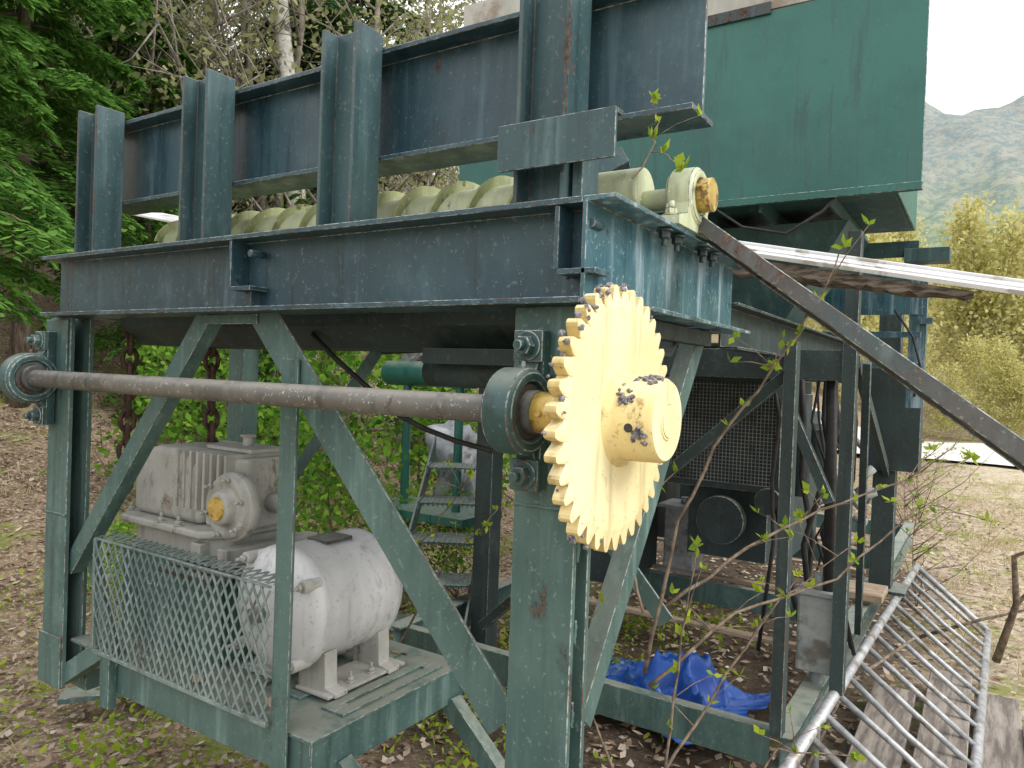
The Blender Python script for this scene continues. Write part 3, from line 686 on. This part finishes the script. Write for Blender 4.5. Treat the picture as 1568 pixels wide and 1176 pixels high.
def conifer(seed,H,L0,nb,leafL,leafW,mat,z0=.10,ntw=15,nl=9,flat=1.):
    r=np.random.default_rng(seed); t=B()
    t.tube([(0,0,-.3),(0.03,0,H*.3),(-.03,.04,H*.7),(0,0,H)],[H*.016,H*.012,H*.006,.01],10)
    C=[];Dd=[];Ww=[]
    for i in range(nb):
        z=H*(z0+(1-z0)*(i+r.random())/nb*.98); a=i*2.399+r.normal()*.3; f=1-z/H
        L=L0*(f**.75*.9+.1)*r.uniform(.65,1.1)
        ca,sa=math.cos(a),math.sin(a); rise=r.uniform(.0,.25); dr=r.uniform(.35,.65)
        pf=lambda s: np.array([ca*s*L,sa*s*L,z+rise*L*s-dr*L*s*s])
        t.tube([pf(s) for s in (0,.35,.7,1)],[.012*L+.006,.008*L+.004,.004*L+.003,.002],4)
        side=np.array([-sa,ca,0])
        for k in range(ntw):
            s=.12+.88*(k+r.random()*.5)/ntw; p=pf(s); tl=L*(.42*(1-s)+.10)*r.uniform(.7,1.15)
            tang=unit((pf(min(1,s+.05))-pf(s-.05)))
            for sg in (-1,1):
                dd=unit(tang*.75+side*sg*.8+np.array([0,0,-.18-.25*r.random()]))
                u=(np.arange(nl)+.5)/nl
                base=p+dd*tl*u[:,None]; base[:,2]-=.25*tl*u**2
                lat=unit(np.cross(dd,np.array([0,0,1.])))
                for q in (-1,1):
                    ld=unit(dd*.8+lat*q*.75+r.normal(size=(nl,3))*.14)
                    C.append(base);Dd.append(ld)
                    Ww.append(unit(np.cross(ld,np.array([0,0,1.])+r.normal(size=(nl,3))*.35)))
    C=np.concatenate(C);Dd=np.concatenate(Dd);Ww=np.concatenate(Ww); n=len(C)
    return quadmesh('conifer_mesh',C,Dd,Ww,leafL*r.uniform(.6,1.3,n),leafW*r.uniform(.7,1.2,n),[mat,M_bark],(t.v,t.f))
def broad(seed,H,spread,nbr,nleaf,leafL,mat,bark,r0=.10,clump=.35,start=.25,twigs=3,lean=0.,fine=0):
    r=np.random.default_rng(seed); t=B(); C=[]
    tr=lambda s: np.array([lean*H*s+.03*H*math.sin(s*4+seed),.02*H*math.sin(s*5+seed*2),H*s])
    t.tube([tr(s)-(np.array([0,0,.4]) if s==0 else 0) for s in (0,.25,.5,.75,1)],[r0,r0*.75,r0*.55,r0*.3,.01],8)
    for i in range(nbr):
        s=start+(1-start)*(i+r.random())/nbr; a=r.uniform(0,6.28); L=spread*(1.15-s)*r.uniform(.6,1.1)
        p=tr(s); q=p+np.array([math.cos(a)*L,math.sin(a)*L,L*r.uniform(.45,1.1)]); m_=(p+q)/2+r.normal(size=3)*.06*L
        rb=r0*.35*(1.1-s)+.006; t.tube([p,m_,q],[rb,rb*.6,rb*.2],4); 
        ends=[q,m_]
        for k in range(twigs):
            b0=p+(q-p)*r.uniform(.3,1); e_=b0+unit(r.normal(size=3)+np.array([math.cos(a),math.sin(a),.5]))*L*r.uniform(.25,.5)
            t.tube([b0,(b0+e_)/2+r.normal(size=3)*.03*L,e_],[rb*.4,rb*.25,rb*.1+.001],3); ends.append(e_); ends.append((b0+e_)/2)
            for j in range(fine):
                c0=b0+(e_-b0)*r.uniform(.2,1); c1=c0+unit(r.normal(size=3)+np.array([0,0,.5]))*L*r.uniform(.12,.3)
                t.tube([c0,c1],[rb*.18+.001,.0015],3); ends.append(c1)
        for e_ in ends: C.append(e_+r.normal(size=(max(1,int(nleaf/(nbr*len(ends)))),3))*clump*r.uniform(.5,1.2))
    C=np.concatenate(C); n=len(C); d=unit(r.normal(size=(n,3))+np.array([0,0,-.3])); w=unit(np.cross(d,r.normal(size=(n,3))))
    return quadmesh('tree_mesh',C,d,w,leafL*r.uniform(.6,1.4,n),leafL*.36*r.uniform(.8,1.2,n),[mat,bark],(t.v,t.f))

nearA=conifer(1,6.5,2.2,72,.105,.021,M_con,z0=.27,ntw=14,nl=10)
conB=conifer(2,11,2.6,80,.18,.036,M_con2,z0=.10,ntw=11,nl=7)
conC=conifer(5,5,1.5,55,.085,.018,M_con,z0=.10,ntw=12,nl=9)
def onhill(r,d): 
    p=site(r,d,0); return (p.x,p.y,th(p.x,p.y)-.05)
for (r_,d_,s,me,rz) in [(-4.1,4.7,.95,nearA,0),(-4.6,6.9,.95,nearA,2.1),(-6.6,7.6,1.1,nearA,4),(-5.0,9.5,.9,nearA,1.1),(-8.5,10,1.1,nearA,5.),
      (-3.4,7.3,.5,conC,1.),(-2.4,8.2,.55,conC,.3),(-4.2,8.4,.9,conC,2.),(-.9,9.0,.5,conC,2.),(-3.1,10.5,.8,conC,4.),(-2.3,6.9,.42,conC,5.)]:
    place(me,'conifer_tree',onhill(r_,d_),rz,s)
for i in range(46):
    d_=random.uniform(12,34); r_=random.uniform(-1.0,-.22)*d_
    p=onhill(r_,d_)
    if -p[0]+.1*p[1]<6: continue
    if r_/d_>-.5 and random.random()<.6: continue
    place(conB,'conifer_tree',p,random.uniform(0,6),random.uniform(.55,1.0)); 
sapA=broad(11,7.5,1.9,30,1900,.075,M_grn2,M_greytwig,.05,.30,.12,4,0,2)
sapB=broad(12,9,2.4,34,2300,.09,M_grn2,M_greytwig,.07,.33,.10,4,.05,2)
for i in range(80):
    d_=random.uniform(8.0,30); r_=random.uniform(-.60,.14)*d_
    p=onhill(r_,d_)
    if -p[0]+.1*p[1]<4.5: continue
    place(random.choice([sapA,sapB]),'young_alder_tree',p,random.uniform(0,6),random.uniform(.5,1.1))
big=broad(21,12,2.6,26,500,.10,M_grn2,M_birch,.15,.4,.4,3,0,1)
place(big,'birch_tree',onhill(-2.95,9.6),1.,1.)
ylA=broad(31,10,2.4,38,3200,.22,M_yel,M_birch,.09,.42,.18,4); ylB=broad(32,8,2.2,34,2800,.22,M_yel,M_birch,.07,.45,.10,4)
for i in range(58):
    y=random.uniform(30,75); x=random.uniform(-.16,.10)*y+random.uniform(-3,4)
    place(random.choice([ylA,ylB]),'birch_tree',(x,y,th(x,y)-.1),random.uniform(0,6),random.uniform(.6,1.2))
for i in range(24):
    y=random.uniform(27,36); x=random.uniform(-.16,.10)*y
    place(ylB,'birch_tree',(x,y,th(x,y)-.1),random.uniform(0,6),random.uniform(.2,.45))

shr=broad(41,1.7,.9,22,1500,.075,M_shrub,M_twig,.02,.14,.05,4)
for (r_,d_,s) in [(-1.2,4.9,.7),(-.55,6.6,.9),(-1.9,5.3,.75),(-.9,7.2,1.1),(-2.6,5.6,.8),(-.35,5.3,.45),(-1.5,6.5,1.1),(.1,8,.9),(-2.3,4.4,.35),(-2.2,7.2,1.0),(-3.2,7.3,.8),(-.8,5.4,.4)]:
    place(shr,'green_shrub',onhill(r_,d_),random.uniform(0,6),s)
brs=broad(43,1.5,1.1,20,120,.05,M_bud,M_twig,.010,.1,.02,4)
for (r_,d_,s) in [(3.0,5.4,.5),(4.0,7.4,.6),(5.0,9,.8)]:
    place(brs,'bare_bush',onhill(r_,d_),random.uniform(0,6),s)

# foreground sapling with young leaves
e=empty('young_sapling'); t=B(); lf=[]
def twig(pts,r0,leaves=5,sub=3):
    pts=[site(*p) for p in pts]; n=len(pts)
    sm=[]
    for i in range(n-1):
        for k in range(4):
            q=pts[i].lerp(pts[i+1],k/4); q=q+V((random.gauss(0,.003),random.gauss(0,.003),random.gauss(0,.003))); sm.append(q)
    sm.append(pts[-1]); m_=len(sm)
    t.tube(sm,[r0*(1-.75*i/(m_-1)) for i in range(m_)],6)
    for i in range(leaves):
        j=random.randint(m_//3,m_-1); lf.append(sm[j])
    lf.append(sm[-1]); lf.append(sm[-1])
    for i in range(sub):
        j=random.randint(2,m_-2); d=(R*random.uniform(-1,1)+U*random.uniform(.0,.9)+D*random.uniform(-.4,.4)).normalized()
        L=random.uniform(.06,.16); t.tube([sm[j],sm[j]+d*L*.5+U*.006,sm[j]+d*L],[r0*.35,r0*.25,r0*.12],5); lf.append(sm[j]+d*L)
twig([(.36,1.75,.2),(.40,1.75,.70),(.42,1.72,1.0),(.44,1.70,1.22)],.005,5,2)
twig([(.30,1.7,.2),(.30,1.72,.62),(.22,1.70,.8),(.17,1.66,.95),(.14,1.62,1.12)],.0045,6,3)
twig([(.34,1.75,.9),(.40,1.72,1.28),(.50,1.7,1.50),(.62,1.66,1.68),(.68,1.62,1.82),(.705,1.60,1.90)],.005,9,4)
twig([(.40,1.8,1.05),(.60,1.85,1.18),(.80,1.9,1.28),(1.05,1.95,1.36),(1.25,2.0,1.42)],.005,6,8)
twig([(.36,1.8,.85),(.58,1.85,1.02),(.85,1.9,1.10),(1.1,1.95,1.30),(1.3,2.0,1.25)],.005,5,8)
twig([(.38,1.9,.5),(.55,1.95,.75),(.75,2.0,1.02),(.95,2.0,1.18)],.005,4,6)
twig([(.36,1.9,1.0),(.30,1.95,1.2),(.45,2.0,1.35)],.004,5,3)
twig([(.45,1.9,.25),(.62,1.9,.5),(.72,1.9,.66),(.95,1.95,.62)],.005,4,4)
twig([(.23,1.5,2.0),(.265,1.5,2.06),(.275,1.5,2.12),(.262,1.5,2.17)],.002,4,1)
twig([(.265,1.5,2.06),(.30,1.5,2.05),(.325,1.48,2.02)],.0015,3,0)
twig([(-.7,3.2,.3),(-.52,3.1,.72),(-.3,3.0,.95),(-.15,2.9,1.2)],.006,14,8)
twig([(-.5,3.3,.3),(-.25,3.2,.8),(-.08,3.0,.98)],.006,12,6)
t.build('stems',M_twig,e)
P0=np.array([tuple(p) for p in lf]); P0=np.repeat(P0,3,axis=0); n=len(P0); d=unit(rng.normal(size=(n,3))*.7+np.array([0,0,.6])); w=unit(np.cross(d,rng.normal(size=(n,3))))
ob=place(quadmesh('leaves',P0,d,w,rng.uniform(.014,.034,n),rng.uniform(.005,.010,n),[M_bud]),'leaves',(0,0,0)); ob.parent=e
b=B()
for (pts,r0) in [([(2.75,4.1,.1),(2.78,4.0,.45),(2.72,3.95,.72),(2.80,3.9,.78)],.022),([(2.78,4.0,.45),(2.9,4.0,.58),(2.95,4.0,.5)],.012),([(1.2,2.9,.05),(1.5,3.2,.3),(1.9,3.4,.45)],.01),([(-2.2,3.6,.08),(-1.8,3.5,.12),(-1.2,3.7,.1)],.012),([(2.6,4.6,.05),(2.9,4.5,.2),(3.3,4.4,.35),(3.5,4.4,.6)],.012),([(2.5,5.2,.05),(2.9,5.4,.25),(3.4,5.5,.3)],.012)]:
    b.tube([site(*p) for p in pts],[r0*(1-.2*i) for i in range(len(pts))],8)
b.build('dead_branch',M_twig)

# leaf litter
n=46000
xx=rng.uniform(-9,4.5,n); yy=rng.uniform(.8,13,n)
zz=np.array([th(a,c) for a,c in zip(xx,yy)])+rng.uniform(.004,.03,n)
k=60; xx[:k]=rng.uniform(-2.6,-.75,k); yy[:k]=rng.uniform(1.36,2.0,k); zz[:k]=.628
a=rng.uniform(0,6.28,n); d=unit(np.stack([np.cos(a),np.sin(a),rng.normal(size=n)*.25],1)); w=unit(np.cross(d,np.stack([rng.normal(size=n)*.3,rng.normal(size=n)*.3,np.ones(n)],1)))
keep=np.ones(n,bool); keep[:k]=xx[:k]<-1.5
xx,yy,zz,d,w=xx[keep],yy[keep],zz[keep],d[keep],w[keep]; n=len(xx)
place(quadmesh('leaf_litter',np.stack([xx,yy,zz],1),d,w,rng.uniform(.025,.07,n),rng.uniform(.008,.020,n),[M_litter]),'leaf_litter',(0,0,0))
def tufts(name,xr,yr,nt_,bl,h,mat,spread=.08):
    cx=rng.uniform(*xr,nt_);cy=rng.uniform(*yr,nt_); cx=np.repeat(cx,bl);cy=np.repeat(cy,bl); m_=len(cx)
    cx=cx+rng.normal(size=m_)*spread; cy=cy+rng.normal(size=m_)*spread
    cz=np.array([th(p,q) for p,q in zip(cx,cy)])
    d=unit(np.stack([rng.normal(size=m_)*.6,rng.normal(size=m_)*.6,np.ones(m_)*.8],1)); w=unit(np.cross(d,rng.normal(size=(m_,3))))
    place(quadmesh(name,np.stack([cx,cy,cz],1),d,w,rng.uniform(.4,1.2,m_)*h,np.full(m_,.0035 if h<.3 else .006),[mat]),name,(0,0,0))
tufts('dry_grass',(-.2,5),(4.8,16),700,22,.14,M_straw,.10)
tufts('dry_grass',(-9,-3),(1,9),160,18,.12,M_straw,.10)
n=7000; cl=rng.uniform(0,1,(180,2)); ci=rng.integers(0,180,n); xx=-5.0+3.8*cl[ci,0]+rng.normal(size=n)*.10; yy=.9+4*cl[ci,1]+rng.normal(size=n)*.10
zz=np.array([th(p,q) for p,q in zip(xx,yy)])+rng.uniform(.01,.13,n); d=unit(rng.normal(size=(n,3))+np.array([0,0,.3])); w=unit(np.cross(d,np.array([0,0,1.])+rng.normal(size=(n,3))*.3))
place(quadmesh('low_green_plants',np.stack([xx,yy,zz],1),d,w,rng.uniform(.02,.055,n),rng.uniform(.006,.015,n),[M_bud]),'low_green_plants',(0,0,0))

# ======================= MOUNTAIN =======================
b=B(); nxm,nym=170,60; vs=[];fs=[]
for j in range(nym):
    for i in range(nxm):
        x=-1700+i*22.; y=900+j*22.; v=j/(nym-1)
        ridge=640+90*mnoise.noise(V((x*.0016,0,1)))+38*mnoise.noise(V((x*.008,2,1)))
        prof=min(1,v*1.25)**1.15
        h=ridge*prof+ (60*mnoise.noise(V((x*.006,y*.006,0)))+22*mnoise.noise(V((x*.02,y*.02,4))))*min(1,v*3)
        vs.append((x,y,h-8))
for j in range(nym-1):
    for i in range(nxm-1): a=j*nxm+i; fs.append((a,a+1,a+nxm+1,a+nxm))
m,nt,bs,o=new_mat('forest_slope_painted_haze')
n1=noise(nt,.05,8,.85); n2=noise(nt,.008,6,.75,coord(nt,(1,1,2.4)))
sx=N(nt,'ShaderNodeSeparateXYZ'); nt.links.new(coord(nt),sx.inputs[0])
low=mix(nt,sstep(nt,n1,.42,.58),(.13,.20,.13),(.28,.31,.17)); hi=mix(nt,sstep(nt,n1,.42,.58),(.18,.23,.24),(.30,.31,.27))  # distance haze is painted into these colours, bluer and greyer higher up
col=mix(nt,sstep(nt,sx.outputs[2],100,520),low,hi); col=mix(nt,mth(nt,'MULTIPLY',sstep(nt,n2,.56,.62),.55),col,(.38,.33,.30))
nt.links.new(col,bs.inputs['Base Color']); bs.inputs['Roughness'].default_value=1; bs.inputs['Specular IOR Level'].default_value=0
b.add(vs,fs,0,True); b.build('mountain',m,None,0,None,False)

# ======================= LIGHT / WORLD / CAMERA =======================
ts=V((.80,.02,.72)).normalized()
sun=bpy.data.lights.new('sun','SUN'); sun.energy=2.0; sun.angle=math.radians(24); sun.color=(1,.97,.92)
so=bpy.data.objects.new('sun',sun); so.rotation_euler=(-ts).to_track_quat('-Z','Y').to_euler(); scene.collection.objects.link(so)
w=bpy.data.worlds.new('World'); scene.world=w; w.use_nodes=True; nt=w.node_tree; nt.nodes.clear()
o=nt.nodes.new('ShaderNodeOutputWorld'); bg=nt.nodes.new('ShaderNodeBackground'); sk=nt.nodes.new('ShaderNodeTexSky')
sk.sky_type='NISHITA'; sk.sun_disc=False; sk.sun_elevation=math.asin(ts.z); sk.sun_rotation=math.atan2(ts.x,ts.y); sk.dust_density=4; sk.air_density=1.2
mx=mix(nt,.80,sk.outputs[0],(13.0,13.0,13.1)); nt.links.new(mx,bg.inputs[0]); bg.inputs[1].default_value=.15; nt.links.new(bg.outputs[0],o.inputs[0])
cam=bpy.data.cameras.new('camera'); co=bpy.data.objects.new('camera',cam); scene.collection.objects.link(co)
cam.sensor_width=36; cam.lens=26.0; cam.clip_start=.05; cam.clip_end=9000
pitch=math.radians(-.76); roll=math.radians(2.06)
fwd=(D*math.cos(pitch)+U*math.sin(pitch)).normalized(); up0=(U*math.cos(pitch)-D*math.sin(pitch)).normalized()
up=(up0*math.cos(roll)-R*math.sin(roll)); rt=(R*math.cos(roll)+up0*math.sin(roll))
mt=Matrix((rt,up,-fwd)).transposed().to_4x4(); mt.translation=V((0,0,1.6)); co.matrix_world=mt
scene.camera=co
scene.view_settings.view_transform='Standard'; scene.view_settings.look='None'; scene.view_settings.exposure=0
